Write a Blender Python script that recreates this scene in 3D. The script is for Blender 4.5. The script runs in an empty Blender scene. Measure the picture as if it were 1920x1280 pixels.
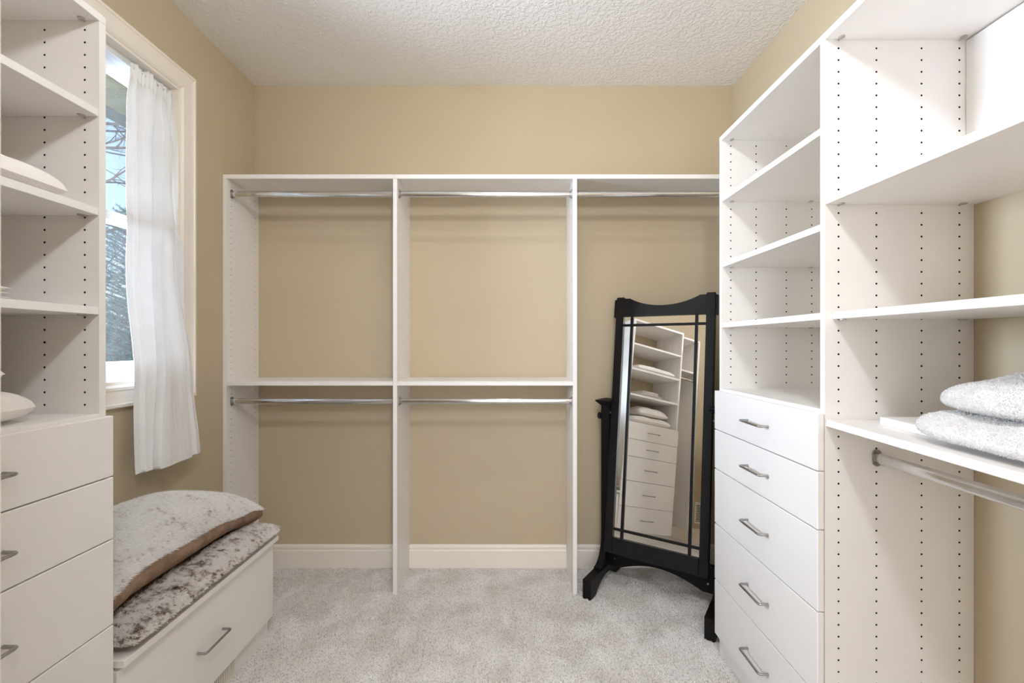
import bpy, math, random
import numpy as np
from mathutils import Vector, Matrix, noise as mnoise

random.seed(7)
rng = np.random.default_rng(7)
SC = bpy.context.scene
COL = SC.collection
R = math.radians

# ------------------------------------------------------------------ camera, world, lights, exposure
H = 1.264
cam_d = bpy.data.cameras.new('camera')
cam = bpy.data.objects.new('camera', cam_d)
COL.objects.link(cam)
cam.location = (0, 0, H)
cam.rotation_euler = (R(90), 0, 0)
cam_d.sensor_width = 36
cam_d.lens = 860 / 1920 * 36
cam_d.shift_y = 6 / 1920
cam_d.clip_start = 0.02
cam_d.clip_end = 400
cam_d.dof.use_dof = True
cam_d.dof.focus_distance = 1.9
cam_d.dof.aperture_fstop = 9
SC.camera = cam

w = bpy.data.worlds.new('world')
SC.world = w
w.use_nodes = True
nt = w.node_tree
nt.nodes.clear()
sky = nt.nodes.new('ShaderNodeTexSky')
sky.sky_type = 'NISHITA'
sky.sun_disc = False
sky.sun_elevation = R(38)
sky.sun_rotation = R(60)
sky.air_density = 1.0
sky.dust_density = 2.5
sky.ozone_density = 1.2
bg = nt.nodes.new('ShaderNodeBackground')
bg.inputs['Strength'].default_value = 0.3
wo = nt.nodes.new('ShaderNodeOutputWorld')
nt.links.new(sky.outputs[0], bg.inputs[0])
nt.links.new(bg.outputs[0], wo.inputs[0])

LAMP_POS = (-0.06, 1.40, 2.690)
LAMP_POS_B = (0.15, -0.20, 2.555)
LAMP_A = (116.0, 114.0, 111.0)      # radiance of the globe in the middle of the closet, r g b
LAMP_B = (140.0, 146.0, 160.0)      # radiance of the globe by the door

al = bpy.data.lights.new('adjoining_room_fill', 'AREA')  # unseen lamp added behind the doorway as fill for the closet
al.shape = 'RECTANGLE'
al.size = 2.2
al.size_y = 2.0
al.energy = 92
al.color = (0.95, 1.0, 1.08)
alo = bpy.data.objects.new('adjoining_room_fill', al)
COL.objects.link(alo)
alo.location = (0.25, -2.6, 1.5)
alo.rotation_euler = (R(90), 0, 0)

wl = bpy.data.lights.new('window_daylight_boost', 'AREA')  # area lamp added outside to strengthen the daylight through the window
wl.shape = 'RECTANGLE'
wl.size = 1.15
wl.size_y = 1.1
wl.energy = 72
wl.color = (0.86, 1.0, 1.2)
wl.spread = R(95)
wlo = bpy.data.objects.new('window_daylight_boost', wl)
COL.objects.link(wlo)
wlo.location = (-2.5, 1.55, 1.55)
wlo.rotation_euler = (R(90), 0, R(-90))     # shines along +x through the window

sun = bpy.data.lights.new('sun', 'SUN')
sun.energy = 1.6
sun.angle = R(0.6)
sun.color = (1.0, 0.95, 0.88)
suno = bpy.data.objects.new('sun', sun)
COL.objects.link(suno)
suno.rotation_euler = (R(38), 0, R(60))     # from beyond the house, so it lights the trees and never enters the window

vs = SC.view_settings
vs.view_transform = 'Standard'
vs.look = 'None'
vs.gamma = 1
vs.exposure = 0.20
vs.use_curve_mapping = False
try:
    SC.cycles.use_denoising = True
    SC.cycles.max_bounces = 14
    SC.cycles.diffuse_bounces = 8
    SC.cycles.sample_clamp_indirect = 6
    SC.cycles.caustics_reflective = False
    SC.cycles.caustics_refractive = False
except Exception:
    pass


# ------------------------------------------------------------------ materials
def srgb(r, g, b):
    def f(c):
        c /= 255
        return c / 12.92 if c <= 0.04045 else ((c + 0.055) / 1.055) ** 2.4
    return (f(r), f(g), f(b), 1)


def newmat(name):
    m = bpy.data.materials.new(name)
    m.use_nodes = True
    t = m.node_tree
    return m, t, t.nodes['Principled BSDF']


def coords(t, scale=None):
    tc = t.nodes.new('ShaderNodeTexCoord')
    if scale is None:
        return tc.outputs['Object']
    mp = t.nodes.new('ShaderNodeMapping')
    mp.inputs['Scale'].default_value = scale
    t.links.new(tc.outputs['Object'], mp.inputs[0])
    return mp.outputs[0]


def noise_tex(t, vec, scale, detail=2, rough=0.5):
    n = t.nodes.new('ShaderNodeTexNoise')
    n.inputs['Scale'].default_value = scale
    n.inputs['Detail'].default_value = detail
    n.inputs['Roughness'].default_value = rough
    t.links.new(vec, n.inputs['Vector'])
    return n.outputs[0]


def ramp(t, fac, stops):
    r = t.nodes.new('ShaderNodeValToRGB')
    while len(r.color_ramp.elements) < len(stops):
        r.color_ramp.elements.new(0.5)
    for e, (p, c) in zip(r.color_ramp.elements, stops):
        e.position = p
        e.color = c
    t.links.new(fac, r.inputs[0])
    return r.outputs[0]


def bump(t, b, h, strength, dist):
    n = t.nodes.new('ShaderNodeBump')
    n.inputs['Strength'].default_value = strength
    n.inputs['Distance'].default_value = dist
    t.links.new(h, n.inputs['Height'])
    t.links.new(n.outputs[0], b.inputs['Normal'])


def simple(name, c1, c2=None, rough=0.5, metal=0.0, nscale=20, spec=None, bmp=None, stretch=None, detail=3):
    m, t, b = newmat(name)
    b.inputs['Roughness'].default_value = rough
    b.inputs['Metallic'].default_value = metal
    if spec is not None:
        b.inputs['Specular IOR Level'].default_value = spec
    v = coords(t, stretch)
    n = noise_tex(t, v, nscale, detail)
    t.links.new(ramp(t, n, [(0.35, c1), (0.65, c2 or c1)]), b.inputs['Base Color'])
    if bmp:
        bump(t, b, noise_tex(t, v, bmp[0], 2), bmp[1], bmp[2])
    return m


M_WALL = simple('beige_wall_paint', srgb(191, 177, 151), srgb(189, 175, 149), 0.55, nscale=3, bmp=(260, 0.10, 0.001), spec=0.3)
M_WHITE = simple('white_melamine', srgb(238, 235, 232), srgb(236, 233, 230), 0.42, nscale=6, bmp=(700, 0.05, 0.0004), spec=0.4)
M_HOLE = simple('drilled_hole_core', srgb(40, 32, 24), srgb(52, 42, 32), 0.9)
M_TRIM = simple('white_trim_paint', srgb(239, 232, 221), srgb(237, 230, 219), 0.35, nscale=4, spec=0.45)
M_VINYL = simple('white_window_vinyl', srgb(232, 233, 236), srgb(228, 230, 233), 0.4, nscale=8)
M_CHROME = simple('chrome_rod', srgb(222, 222, 223), srgb(214, 214, 216), 0.15, 1.0, nscale=30, stretch=(1, 1, 1))
M_NICKEL = simple('brushed_nickel', srgb(176, 172, 168), srgb(160, 157, 154), 0.28, 1.0, nscale=90)
M_CLIP = simple('shelf_clip_zinc', srgb(196, 191, 184), srgb(180, 175, 168), 0.4, 0.5)
M_BLACK = simple('black_stained_wood', srgb(15, 14, 15), srgb(22, 20, 20), 0.42, nscale=9, stretch=(6, 6, 1), bmp=(60, 0.08, 0.001), spec=0.22)
M_LINEN = simple('white_cotton', srgb(240, 236, 232), srgb(234, 230, 226), 0.9, nscale=14, bmp=(900, 0.12, 0.0006), spec=0.15)
M_DARK = simple('painted_gap_shade', srgb(30, 28, 26), srgb(24, 22, 20), 0.9)  # near-black colour that stands for the shade behind vent slats
M_SUEDE = simple('brown_suede', srgb(146, 122, 103), srgb(124, 101, 84), 0.95, nscale=30, bmp=(240, 0.25, 0.002), spec=0.1)
M_SOFFIT = simple('cream_soffit', srgb(206, 201, 172), srgb(198, 193, 164), 0.6, nscale=8)
M_SOFFIT_V = simple('vented_soffit', srgb(170, 166, 140), srgb(206, 201, 172), 0.6, nscale=3, stretch=(12, 90, 1))
M_FASCIA = simple('grey_fascia', srgb(150, 154, 150), srgb(136, 141, 138), 0.5, nscale=6)
M_BARK = simple('tree_bark', srgb(120, 108, 98), srgb(86, 76, 68), 0.9, nscale=30)
M_NEEDLE = simple('evergreen_needles', srgb(116, 146, 128), srgb(46, 76, 64), 0.8, nscale=9)
M_GRASS = simple('lawn', srgb(112, 118, 84), srgb(92, 100, 70), 0.95, nscale=4)


def make_ceiling_mat():
    m, t, b = newmat('knockdown_ceiling')
    b.inputs['Roughness'].default_value = 0.8
    b.inputs['Specular IOR Level'].default_value = 0.2
    b.inputs['Base Color'].default_value = srgb(238, 236, 234)
    v = coords(t)
    n1 = noise_tex(t, v, 62, 2.0, 0.55)
    r1 = ramp(t, n1, [(0.42, (0, 0, 0, 1)), (0.60, (1, 1, 1, 1))])
    bump(t, b, r1, 0.55, 0.004)
    return m


M_CEIL = make_ceiling_mat()


def make_carpet_mat(name, pile):
    m, t, b = newmat(name)
    b.inputs['Roughness'].default_value = 1.0
    b.inputs['Specular IOR Level'].default_value = 0.05
    v = coords(t)
    n1 = noise_tex(t, v, 150, 2, 0.6)
    c1 = ramp(t, n1, [(0.32, srgb(196, 191, 187)), (0.48, srgb(248, 245, 242)), (0.62, srgb(255, 254, 253))])
    n2 = noise_tex(t, coords(t, (1.6, 1.0, 1.0)), 5.0, 3, 0.55)
    c2 = ramp(t, n2, [(0.36, srgb(241, 238, 235)), (0.62, srgb(255, 255, 254))])  # paler patches paint in how brushed, leaning pile catches the light
    mx = t.nodes.new('ShaderNodeMix')
    mx.data_type = 'RGBA'
    mx.blend_type = 'MULTIPLY'
    mx.inputs[0].default_value = 1
    t.links.new(c1, mx.inputs[6])
    t.links.new(c2, mx.inputs[7])
    t.links.new(mx.outputs[2], b.inputs['Base Color'])
    if not pile:
        bump(t, b, noise_tex(t, v, 240, 2), 0.8, 0.006)
    return m


M_CARPET = make_carpet_mat('greige_carpet_backing', False)
M_PILE = make_carpet_mat('greige_carpet_pile', True)


def make_fur_mat(name, stops, fine, patch, share):
    """flecks (fine, stretched along the lie of the hair) gathered in patches"""
    m, t, b = newmat(name)
    b.inputs['Roughness'].default_value = 0.85
    b.inputs['Specular IOR Level'].default_value = 0.15
    n1 = noise_tex(t, coords(t, (0.55, 1.5, 1.0)), fine, 2, 0.6)
    n2 = noise_tex(t, coords(t), patch, 3, 0.6)
    mx = t.nodes.new('ShaderNodeMix')
    mx.inputs[0].default_value = share
    t.links.new(n1, mx.inputs[2])
    t.links.new(n2, mx.inputs[3])
    t.links.new(ramp(t, mx.outputs[0], stops), b.inputs['Base Color'])
    return m


M_FUR_A = make_fur_mat('white_mottled_fur', [(0.31, srgb(140, 124, 114)), (0.39, srgb(220, 214, 210)), (0.45, srgb(252, 251, 250))], 75, 15, 0.45)
M_FUR_B = make_fur_mat('brown_mottled_fur', [(0.36, srgb(84, 68, 58)), (0.425, srgb(172, 155, 142)), (0.48, srgb(252, 249, 247))], 70, 16, 0.42)
M_TERRY = make_fur_mat('white_terry', [(0.3, srgb(226, 224, 222)), (0.7, srgb(234, 233, 232))], 60, 20, 0.5)


def make_mirror_mat():
    m, t, b = newmat('silvered_mirror')
    b.inputs['Metallic'].default_value = 1
    b.inputs['Roughness'].default_value = 0.0
    v = coords(t)
    t.links.new(ramp(t, noise_tex(t, v, 2), [(0.3, (0.90, 0.905, 0.89, 1)), (0.7, (0.91, 0.915, 0.90, 1))]), b.inputs['Base Color'])
    return m


M_MIRROR = make_mirror_mat()


def make_glass_mat():
    m = bpy.data.materials.new('window_glass')
    m.use_nodes = True
    t = m.node_tree
    t.nodes.clear()
    o = t.nodes.new('ShaderNodeOutputMaterial')
    mix = t.nodes.new('ShaderNodeMixShader')
    tr = t.nodes.new('ShaderNodeBsdfTransparent')
    tr.inputs[0].default_value = (0.95, 0.955, 0.96, 1)
    gl = t.nodes.new('ShaderNodeBsdfGlossy')
    gl.inputs['Roughness'].default_value = 0.0
    fr = t.nodes.new('ShaderNodeFresnel')
    geo = t.nodes.new('ShaderNodeNewGeometry')
    mr = t.nodes.new('ShaderNodeMapRange')      # leaving the pane the ratio of indices inverts
    mr.inputs['To Min'].default_value = 1.45
    mr.inputs['To Max'].default_value = 1 / 1.45
    t.links.new(geo.outputs['Backfacing'], mr.inputs['Value'])
    t.links.new(mr.outputs[0], fr.inputs[0])
    t.links.new(fr.outputs[0], mix.inputs[0])
    t.links.new(tr.outputs[0], mix.inputs[1])
    t.links.new(gl.outputs[0], mix.inputs[2])
    t.links.new(mix.outputs[0], o.inputs[0])
    return m


M_GLASS = make_glass_mat()


def make_curtain_mat():
    m = bpy.data.materials.new('sheer_white_curtain')
    m.use_nodes = True
    t = m.node_tree
    t.nodes.clear()
    o = t.nodes.new('ShaderNodeOutputMaterial')
    mix = t.nodes.new('ShaderNodeMixShader')
    mix.inputs[0].default_value = 0.11
    d = t.nodes.new('ShaderNodeBsdfDiffuse')
    tl = t.nodes.new('ShaderNodeBsdfTranslucent')
    v = coords(t)
    c = ramp(t, noise_tex(t, v, 9, 2), [(0.3, (0.86, 0.86, 0.86, 1)), (0.7, (0.90, 0.90, 0.90, 1))])
    t.links.new(c, d.inputs[0])
    t.links.new(c, tl.inputs[0])
    bn = t.nodes.new('ShaderNodeBump')
    bn.inputs['Strength'].default_value = 0.15
    bn.inputs['Distance'].default_value = 0.002
    t.links.new(noise_tex(t, coords(t, (30, 30, 160)), 3, 2), bn.inputs['Height'])
    t.links.new(bn.outputs[0], d.inputs['Normal'])
    t.links.new(d.outputs[0], mix.inputs[1])
    t.links.new(tl.outputs[0], mix.inputs[2])
    t.links.new(mix.outputs[0], o.inputs[0])
    return m


M_CURTAIN = make_curtain_mat()


def make_emit(name, color, strength):
    m = bpy.data.materials.new(name)
    m.use_nodes = True
    t = m.node_tree
    t.nodes.clear()
    o = t.nodes.new('ShaderNodeOutputMaterial')
    e = t.nodes.new('ShaderNodeEmission')
    e.inputs[0].default_value = (*color, 1)
    e.inputs[1].default_value = strength
    t.links.new(e.outputs[0], o.inputs[0])
    return m




# ------------------------------------------------------------------ mesh helpers
def lerp_keys(keys, t):
    for (a, va), (b, vb) in zip(keys, keys[1:]):
        if t <= b:
            f = (t - a) / (b - a)
            f = f * f * (3 - 2 * f)
            return va + (vb - va) * f
    return keys[-1][1]


class MB:
    def __init__(self):
        self.v, self.f, self.m = [], [], []

    def face(self, pts, hint=None, mat=0):
        pts = [Vector(p) for p in pts]
        if hint is not None:
            n = Vector((0, 0, 0))
            for i in range(len(pts)):
                a, b = pts[i], pts[(i + 1) % len(pts)]
                n += a.cross(b)
            if n.dot(Vector(hint)) < 0:
                pts.reverse()
        i0 = len(self.v)
        self.v += [tuple(p) for p in pts]
        self.f.append(list(range(i0, i0 + len(pts))))
        self.m.append(mat)

    def raw(self, verts, faces, mat=0):
        i0 = len(self.v)
        self.v += [tuple(p) for p in verts]
        for f in faces:
            self.f.append([i + i0 for i in f])
            self.m.append(mat)

    def box(self, x0, x1, y0, y1, z0, z1, c=0.0008, mat=0, fn=None):
        if x0 > x1: x0, x1 = x1, x0
        if y0 > y1: y0, y1 = y1, y0
        if z0 > z1: z0, z1 = z1, z0
        c = min(c, (x1 - x0) / 3, (y1 - y0) / 3, (z1 - z0) / 3)
        lo, hi = (x0, y0, z0), (x1, y1, z1)
        V, idx = [], {}
        for sx in (0, 1):
            for sy in (0, 1):
                for sz in (0, 1):
                    s = (sx, sy, sz)
                    for ax in range(3):
                        p = []
                        for k in range(3):
                            e = hi[k] if s[k] else lo[k]
                            if k != ax:
                                e += -c if s[k] else c
                            p.append(e)
                        idx[(s, ax)] = len(V)
                        V.append(tuple(p))
        F = []
        ctr = Vector(((x0 + x1) / 2, (y0 + y1) / 2, (z0 + z1) / 2))

        def add(ids):
            pts = [Vector(V[i]) for i in ids]
            n = (pts[1] - pts[0]).cross(pts[2] - pts[0])
            mid = sum(pts, Vector()) / len(pts)
            F.append(ids if n.dot(mid - ctr) > 0 else ids[::-1])
        for ax in range(3):
            o = [k for k in range(3) if k != ax]
            for s in (0, 1):
                ids = []
                for a, b in ((0, 0), (1, 0), (1, 1), (0, 1)):
                    t = [0, 0, 0]
                    t[ax] = s
                    t[o[0]] = a
                    t[o[1]] = b
                    ids.append(idx[(tuple(t), ax)])
                add(ids)
        for ax in range(3):
            o = [k for k in range(3) if k != ax]
            for a in (0, 1):
                for b in (0, 1):
                    t0 = [0, 0, 0]; t1 = [0, 0, 0]
                    t0[ax] = 0; t1[ax] = 1
                    t0[o[0]] = t1[o[0]] = a
                    t0[o[1]] = t1[o[1]] = b
                    t0, t1 = tuple(t0), tuple(t1)
                    add([idx[(t0, o[0])], idx[(t0, o[1])], idx[(t1, o[1])], idx[(t1, o[0])]])
        for sx in (0, 1):
            for sy in (0, 1):
                for sz in (0, 1):
                    s = (sx, sy, sz)
                    add([idx[(s, 0)], idx[(s, 1)], idx[(s, 2)]])
        if fn:
            V = [fn(p) for p in V]
        self.raw(V, F, mat)
        return self

    def tube(self, path, r, n=10, cap=True, mat=0, up=None, sx=1.0, sy=1.0):
        """sweep an ellipse along a path; r may be a list"""
        P = [Vector(p) for p in path]
        rs = r if isinstance(r, (list, tuple)) else [r] * len(P)
        i0 = len(self.v)
        prev = None
        for i, p in enumerate(P):
            if i == 0: d = P[1] - P[0]
            elif i == len(P) - 1: d = P[-1] - P[-2]
            else: d = (P[i + 1] - p).normalized() + (p - P[i - 1]).normalized()
            d.normalize()
            if prev is None:
                u = Vector(up) if up else (Vector((0, 0, 1)) if abs(d.z) < 0.9 else Vector((1, 0, 0)))
            else:
                u = prev
            a = (u - d * u.dot(d)).normalized()
            b = d.cross(a)
            prev = a
            for k in range(n):
                t = 2 * math.pi * k / n
                self.v.append(tuple(p + a * (math.cos(t) * rs[i] * sy) + b * (math.sin(t) * rs[i] * sx)))
        for i in range(len(P) - 1):
            for k in range(n):
                k2 = (k + 1) % n
                self.f.append([i0 + i * n + k, i0 + i * n + k2, i0 + (i + 1) * n + k2, i0 + (i + 1) * n + k])
                self.m.append(mat)
        if cap:
            self.f.append([i0 + k for k in range(n)][::-1]); self.m.append(mat)
            e = i0 + (len(P) - 1) * n
            self.f.append([e + k for k in range(n)]); self.m.append(mat)
        return self

    def prism(self, poly, a0, a1, axis='y', mat=0, fn=None):
        """extrude a 2-D polygon; axis y: poly in (x,z); axis x: poly in (y,z); axis z: poly in (x,y)"""
        def pt(q, a):
            if axis == 'y': p = (q[0], a, q[1])
            elif axis == 'x': p = (a, q[0], q[1])
            else: p = (q[0], q[1], a)
            return fn(p) if fn else p
        n = len(poly)
        A = [pt(q, a0) for q in poly]
        B = [pt(q, a1) for q in poly]
        area = sum(poly[i][0] * poly[(i + 1) % n][1] - poly[(i + 1) % n][0] * poly[i][1] for i in range(n))
        flip = (area > 0) == (axis == 'y')
        if a1 < a0: flip = not flip
        F = [list(range(n))[::-1], [n + i for i in range(n)]]
        F += [[i, (i + 1) % n, n + (i + 1) % n, n + i] for i in range(n)]
        if flip: F = [f[::-1] for f in F]
        self.raw(A + B, F, mat)
        return self

    def grid(self, pts, nu, nv, closed_u=False, mat=0, flip=False):
        i0 = len(self.v)
        self.v += [tuple(p) for p in pts]
        for i in range(nu if closed_u else nu - 1):
            for j in range(nv - 1):
                i2 = (i + 1) % nu
                f = [i0 + i * nv + j, i0 + i2 * nv + j, i0 + i2 * nv + j + 1, i0 + i * nv + j + 1]
                self.f.append(f[::-1] if flip else f)
                self.m.append(mat)
        return self

    def build(self, name, mats, parent=None, smooth=False, off=None, angle=None):
        me = bpy.data.meshes.new(name)
        v = np.array(self.v, dtype=float)
        o = Vector((0, 0, 0))
        if off is not None:
            o = Vector(off)
        elif parent is not None:
            q = parent
            while q is not None:
                o += q.location
                q = q.parent
        v = v - np.array(o)
        me.from_pydata([tuple(p) for p in v], [], self.f)
        mats = mats if isinstance(mats, (list, tuple)) else [mats]
        for m in mats:
            me.materials.append(m)
        if len(mats) > 1:
            me.polygons.foreach_set('material_index', self.m)
        if smooth:
            me.polygons.foreach_set('use_smooth', [True] * len(me.polygons))
            if angle:
                try: me.set_sharp_from_angle(angle=R(angle))
                except Exception: pass
        me.update()
        ob = bpy.data.objects.new(name, me)
        COL.objects.link(ob)
        if parent is not None:
            ob.parent = parent
        return ob


def tag(o, label=None, cat=None, group=None, kind=None):
    if label: o['label'] = label
    if cat: o['category'] = cat
    if group: o['group'] = group
    if kind: o['kind'] = kind
    return o


def thing(name, label, cat, loc, group=None):
    o = bpy.data.objects.new(name, None)
    o.empty_display_size = 0.1
    COL.objects.link(o)
    o.location = loc
    return tag(o, label, cat, group)


def strands(name, base_pts, normals, length, width, lean, mat, parent, jitter=0.35, kink=0.3):
    """hair as tapered ribbons of three triangles each; numpy"""
    n = len(base_pts)
    d = normals + lean + rng.normal(size=(n, 3)) * jitter
    d /= np.linalg.norm(d, axis=1, keepdims=True)
    L = length * rng.uniform(0.6, 1.15, size=(n, 1))
    side = np.cross(d, rng.normal(size=(n, 3)))
    side /= np.linalg.norm(side, axis=1, keepdims=True) + 1e-9
    mid = base_pts + d * L * 0.55
    d2 = d + lean * 0.8 + rng.normal(size=(n, 3)) * kink
    d2 /= np.linalg.norm(d2, axis=1, keepdims=True)
    tip = mid + d2 * L * 0.5
    hw = width / 2
    V = np.stack([base_pts - side * hw, base_pts + side * hw, mid + side * hw * 0.8, mid - side * hw * 0.8, tip], axis=1).reshape(-1, 3)
    off = np.array(parent.location) if parent is not None else 0
    q = parent.parent if parent is not None else None
    while q is not None:
        off = off + np.array(q.location)
        q = q.parent
    V = V - off
    k = np.arange(n) * 5
    quads = np.stack([k, k + 1, k + 2, k + 3], axis=1)
    tris = np.stack([k + 3, k + 2, k + 4], axis=1)
    me = bpy.data.meshes.new(name)
    me.vertices.add(len(V))
    me.vertices.foreach_set('co', V.ravel())
    loops = np.concatenate([quads.ravel(), tris.ravel()])
    me.loops.add(len(loops))
    me.loops.foreach_set('vertex_index', loops.astype(np.int32))
    me.polygons.add(2 * n)
    starts = np.concatenate([np.arange(n) * 4, 4 * n + np.arange(n) * 3])
    me.polygons.foreach_set('loop_start', starts.astype(np.int32))
    me.update(calc_edges=True)
    me.materials.append(mat)
    ob = bpy.data.objects.new(name, me)
    COL.objects.link(ob)
    ob.parent = parent
    ob['kind'] = 'stuff'
    return ob


def sample_surface(mb, n, keep=None):
    V = np.array(mb.v)
    T = []
    for f in mb.f:
        for i in range(1, len(f) - 1):
            T.append((f[0], f[i], f[i + 1]))
    T = np.array(T)
    a, b, c = V[T[:, 0]], V[T[:, 1]], V[T[:, 2]]
    N = np.cross(b - a, c - a)
    A = np.linalg.norm(N, axis=1)
    N = N / (A[:, None] + 1e-12)
    if keep is not None:
        A = A * keep((a + b + c) / 3, N)
    i = rng.choice(len(T), size=n, p=A / A.sum())
    u = rng.random((n, 1)); v = rng.random((n, 1))
    s = (u + v) > 1
    u = np.where(s, 1 - u, u); v = np.where(s, 1 - v, v)
    return a[i] + (b[i] - a[i]) * u + (c[i] - a[i]) * v, N[i]


# ------------------------------------------------------------------ the room shell
XL, XR, YB, YF, ZC = -1.46, 1.258, 2.606, -0.47, 2.735
T = 0.12


def structure(name, mb, mat, parent=None, smooth=False):
    o = mb.build(name, mat, parent, smooth)
    if parent is None:
        o['kind'] = 'structure'
    return o


floor = structure('floor', MB().box(XL - T, XR + T, YF - 2.6, YB + T, -0.1, 0, 0), M_CARPET)
structure('ceiling', MB().box(XL - T, XR + T, YF - 2.6, YB + T, ZC, ZC + 0.1, 0), M_CEIL)
structure('wall_back', MB().box(XL - T, XR + T, YB, YB + T, 0, ZC, 0), M_WALL)
structure('wall_right', MB().box(XR, XR + T, YF - 2.6, YB, 0, ZC, 0), M_WALL)
# window opening in the left wall
WY0, WY1, WZ0, WZ1 = 1.285, 2.013, 1.115, 2.389
mb = MB()
mb.box(XL - T, XL, YF - 2.6, WY0, 0, ZC, 0)
mb.box(XL - T, XL, WY1, YB, 0, ZC, 0)
mb.box(XL - T, XL, WY0, WY1, 0, WZ0, 0)
mb.box(XL - T, XL, WY0, WY1, WZ1, ZC, 0)
structure('wall_left', mb, M_WALL)
DX0, DX1, DZ = -0.36, 0.46, 2.05
mb = MB()
mb.box(XL, DX0, YF - T, YF, 0, ZC, 0)
mb.box(DX1, XR, YF - T, YF, 0, ZC, 0)
mb.box(DX0, DX1, YF - T, YF, DZ, ZC, 0)
structure('wall_front', mb, M_WALL)
structure('wall_adjoining', MB().box(XL - T, XR + T, YF - 2.72, YF - 2.6, 0, ZC, 0), M_WALL)


def baseboard(name, p0, p1, nrm, h=0.132):
    """moulded profile swept from p0 to p1 along a wall; nrm points into the room"""
    prof = [(0, 0), (0.015, 0), (0.015, h - 0.034), (0.0125, h - 0.031), (0.0105, h - 0.026), (0.0125, h - 0.021), (0.0135, h - 0.012), (0.0105, h - 0.004), (0.006, h), (0, h)]
    P0, P1, N = Vector(p0), Vector(p1), Vector(nrm)
    A = [P0 + N * a + Vector((0, 0, b)) for a, b in prof]
    B = [P1 + N * a + Vector((0, 0, b)) for a, b in prof]
    m = MB()
    n = len(prof)
    dirv = (P1 - P0).normalized()
    for i in range(n):
        j = (i + 1) % n
        e = (Vector((0, 0, prof[j][1] - prof[i][1])) + N * (prof[j][0] - prof[i][0]))
        hint = e.cross(Vector(dirv))
        mid = N * 0.006 + Vector((0, 0, h / 2))
        c = (A[i] + A[j]) / 2 - P0 - mid
        if hint.dot(c) < 0: hint = -hint
        m.face([A[i], A[j], B[j], B[i]], hint)
    m.face(A, -dirv); m.face(B, dirv)
    return structure(name, m, M_TRIM)


PX = [(-1.458, -1.4385), (-0.600, -0.5795), (0.3075, 0.3275), (1.237, 1.2565)]   # back closet upright positions
for k in range(3):
    baseboard('baseboard_back', (PX[k][1], YB, 0), (PX[k + 1][0], YB, 0), (0, -1, 0))
baseboard('baseboard_left', (XL, 2.00, 0), (XL, 2.30, 0), (1, 0, 0))
baseboard('baseboard_left', (XL, YF, 0), (XL, 0.55, 0), (1, 0, 0))
baseboard('baseboard_right', (XR, 1.89, 0), (XR, 2.30, 0), (-1, 0, 0))
baseboard('baseboard_right', (XR, 0.475, 0), (XR, 1.245, 0), (-1, 0, 0))
baseboard('baseboard_front', (XL + 0.016, YF, 0), (DX0 - 0.085, YF, 0), (0, 1, 0))
baseboard('baseboard_front', (DX1 + 0.085, YF, 0), (XR - 0.016, YF, 0), (0, 1, 0))

# the carpet pile: tufts leaning in patches, so that brushed areas catch the light differently
S = 0.0058
gx, gy = np.meshgrid(np.arange(XL + 0.01, XR - 0.01, S), np.arange(0.35, YB - 0.018, S))
px = (gx + rng.uniform(-0.45, 0.45, gx.shape) * S).ravel()
py = (gy + rng.uniform(-0.45, 0.45, gy.shape) * S).ravel()
keep = ~((px < -1.04) & (py < 2.0)) & ~((px > 0.84) & (py > 1.24) & (py < 1.89)) & ~((px > 0.9) & (py < 1.25))
px, py = px[keep], py[keep]


def vnoise(x, y, s, seed):
    r = np.random.default_rng(seed)
    g = r.random((64, 64))
    X, Y = x * s + 20, y * s + 20
    i, j = np.floor(X).astype(int) % 63, np.floor(Y).astype(int) % 63
    fx, fy = X - np.floor(X), Y - np.floor(Y)
    fx = fx * fx * (3 - 2 * fx); fy = fy * fy * (3 - 2 * fy)
    return (g[i, j] * (1 - fx) + g[i + 1, j] * fx) * (1 - fy) + (g[i, j + 1] * (1 - fx) + g[i + 1, j + 1] * fx) * fy


n = len(px)
ang = (vnoise(px, py, 4.5, 1) * 1.4 + vnoise(px, py, 11, 2) * 0.8) * 2 * math.pi
amt = 0.0032 * (0.4 + vnoise(px, py, 6, 3))
ex = np.cos(ang) * amt + rng.normal(size=n) * 0.0016
ey = np.sin(ang) * amt + rng.normal(size=n) * 0.0016
hh = 0.0085 * (0.75 + 0.5 * rng.random(n)) * (0.85 + 0.3 * vnoise(px, py, 9, 5))
a0 = rng.uniform(0, 2 * math.pi, n)
rad = 0.0040
V = np.zeros((n, 4, 3))
for k in range(3):
    V[:, k, 0] = px + np.cos(a0 + k * 2.0944) * rad
    V[:, k, 1] = py + np.sin(a0 + k * 2.0944) * rad
V[:, 3, 0] = px + ex; V[:, 3, 1] = py + ey; V[:, 3, 2] = hh
V[:, :3, 2] = 0.0003
k4 = np.arange(n) * 4
TR = np.concatenate([np.stack([k4 + a, k4 + b, k4 + 3], 1) for a, b in ((0, 1), (1, 2), (2, 0))])
me = bpy.data.meshes.new('carpet_pile')
me.vertices.add(n * 4); me.vertices.foreach_set('co', V.ravel())
me.loops.add(len(TR) * 3); me.loops.foreach_set('vertex_index', TR.ravel().astype(np.int32))
me.polygons.add(len(TR)); me.polygons.foreach_set('loop_start', (np.arange(len(TR)) * 3).astype(np.int32))
me.update(calc_edges=True)
me.materials.append(M_PILE)
pile = bpy.data.objects.new('carpet_pile', me)
COL.objects.link(pile)
pile.parent = floor
pile['kind'] = 'stuff'

# ------------------------------------------------------------------ window_1 with casing, sashes and panes
win = bpy.data.objects.new('window_1', None)
COL.objects.link(win)
win.location = (XL, (WY0 + WY1) / 2, WZ0)
win['kind'] = 'structure'
CW = 0.083
CY0, CY1 = 1.208, WY1 + CW


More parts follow.
